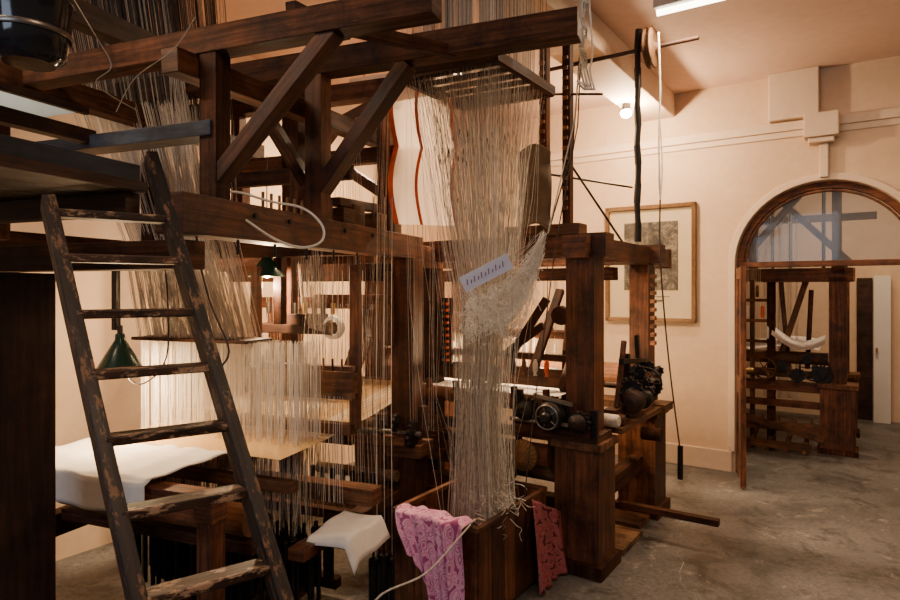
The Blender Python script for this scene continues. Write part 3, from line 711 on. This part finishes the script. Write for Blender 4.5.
b=B('spotlight',[IR,SPOT]); b.lathe((1.42,5.0,2.93),(0,0,1),[(.001,-.045),(.035,-.03),(.045,0),(.03,.02)],SPOT,16); b.lathe((1.42,5.0,2.95),(0,0,1),[(.034,0),(.034,.06),(.012,.08)],IR,16); b.cyl((1.42,5.0,3.0),(1.42,5.0,3.2),.008,IR,8); b.done()
l=bpy.data.lights.new('spotlight_light','POINT'); l.energy=78*K*K; l.color=(1,.66,.38); l.shadow_soft_size=.03
o=bpy.data.objects.new('spotlight_light',l); o.location=V((1.42,4.96,2.85))*K; bpy.context.scene.collection.objects.link(o)
area('assumed_cool_light',(-2.2,-1.2,2.3),1.4,1.4,34,(.66,.78,1.0),(math.radians(62),0,math.radians(-38)))  # assumed cool source, out of view behind left; no window is built
# ---------------------------------------------------------------- FAR ROOM LOOM
b=B('jacquard_loom',[WD,WR,WM,IR,WH,S1,S3,WT,S4,RED],.005)
q0=V((3.58,5.72,0))
def F(u,v,z): return q0+UR*u+VR*v+V((0,0,z))
for u,v in((0,0),(0,1.15),(.9,0),(.9,1.15)):
    b.beam(F(u,v,0),F(u,v,1.62),.14,.12,WR,UR); b.beam(F(u,v,0),F(u,v,.60),.28,.22,WR,UR); b.beam(F(u,v,0),F(u,v,.05),.32,.26,WD,UR)
    b.beam(F(u,v,.6),F(u,v,.64),.32,.26,WM,UR)
b.beam(F(0,-.12,1.64),F(0,.62,1.64),.12,.13,WR); b.beam(F(.9,-.12,1.66),F(.9,1.2,1.66),.13,.14,WR)
b.beam(F(-.1,0,1.72),F(1.1,0,1.72),.1,.1,WD); b.beam(F(-.1,1.15,1.72),F(1.1,1.15,1.72),.1,.1,WD)
b.beam(F(.0,.55,.0),F(.0,.55,1.6),.07,.07,WD,UR); b.beam(F(.02,.72,.0),F(.02,.72,1.6),.04,.05,WM,UR)
b.beam(F(.05,.52,.7),F(.1,.26,1.6),.05,.06,WM,UR); b.beam(F(.05,.25,.75),F(.1,.22,1.5),.04,.05,WD,UR)
b.beam(F(.05,.40,.7),F(.3,.50,1.6),.04,.05,WM,UR)
b.beam(F(0,.0,.58),F(0,1.1,.58),.1,.09,WR); b.beam(F(-.05,.1,.2),F(-.05,1.1,.2),.1,.08,WM); b.beam(F(-.25,.2,.06),F(-.25,1.0,.06),.1,.05,WM)
b.beam(F(-.05,.05,.42),F(-.05,1.0,.42),.07,.06,WR); b.beam(F(-.1,.1,.12),F(-.1,.9,.30),.06,.06,WM)
for k in range(4): b.beam(F(-.3,.25+.15*k,.03),F(.6,.25+.15*k,.15),.03,.04,WM)
b.cyl(F(.05,.08,.85),F(.05,1.02,.85),.06,WM,14); b.cyl(F(-.02,.08,.70),F(-.02,1.02,.70),.035,WT,14)
b.grid(lambda s,t:F(.05+.6*s,.15+.8*t,.93+.06*s+.03*math.sin(5*t)),10,10,WH)
b.gear(F(-.1,.12,.72),UR,.09,.03,18,IR); b.gear(F(-.1,.32,.70),UR,.07,.03,14,IR); b.gear(F(-.1,.24,.86),UR,.05,.03,10,IR); b.gear(F(-.1,.45,.78),UR,.06,.03,12,IR)
b.wheel(F(-.12,.18,.78),UR,.12,IR,6,.018); b.wheel(F(-.12,.6,.75),UR,.10,WM,6,.02)
b.grid(lambda s,t:F(-.10+.14*s,.10+.44*t,1.00-.10*math.sin(3.1*t)+.08*t+.08*s),6,18,WH)
for k in range(3): b.beam(F(0,.55,1.0+.2*k),F(0,1.15,1.0+.2*k),.04,.03,WM)
for k in range(12): b.lathe(F(-.03,.58+.045*k,1.03+.2*(k%3)),(0,0,1),[(.016,0),(.016,.10),(.006,.12)],(S3,RED,WT,S4)[k%4],8)
for i in range(160): 
    v=random.uniform(.35,1.1); b.tube([F(.4,v,2.9),F(.4,v,1.2),F(.4,v,.4)],.0018,random.choice((S1,S3,S3)))
for v in(.02,.75): b.beam(F(.3,v,1.72),F(.3,v,2.75),.08,.08,WR,UR)
b.beam(F(.3,-.35,2.55),F(.3,1.3,2.55),.08,.11,WD)
b.beam(F(-.05,.9,1.2),F(.6,.9,2.9),.05,.07,WM,VR); b.beam(F(.3,-.1,1.75),F(.35,.6,2.5),.06,.09,WR,UR); b.beam(F(.3,.9,1.75),F(.35,.3,2.5),.06,.09,WR,UR)
for v in(.15,.45,.62,1.0): b.cyl(F(.7,v,1.7),F(.7,v,3.0),.018,IR,8)
b.beam(F(.5,-.3,2.22),F(.5,1.2,2.22),.06,.07,WD)
b.done()
b=B('door_3',[WHP,BR,WB],.004)
wbox(b,.96,1.12,2.95,3.08,0,1.66,WHP); wbox(b,.80,.95,3.06,3.09,0,1.64,WB); wbox(b,.98,1.0,2.9,2.95,.80,.85,BR); b.done()  # near-black board stands in for the shaded gap beside the white leaf
# ---------------------------------------------------------------- camera & world
cam=bpy.data.cameras.new('camera'); co=bpy.data.objects.new('camera',cam); bpy.context.scene.collection.objects.link(co)
co.location=V((0,0,1.5))*K; co.rotation_euler=(math.radians(90),0,0); cam.sensor_width=36; cam.lens=24.8; cam.shift_y=-10/900; cam.clip_start=.05
bpy.context.scene.camera=co
w=bpy.data.worlds.new('world'); bpy.context.scene.world=w; w.use_nodes=True
w.node_tree.nodes['Background'].inputs[0].default_value=(1,.74,.55,1); w.node_tree.nodes['Background'].inputs[1].default_value=.13
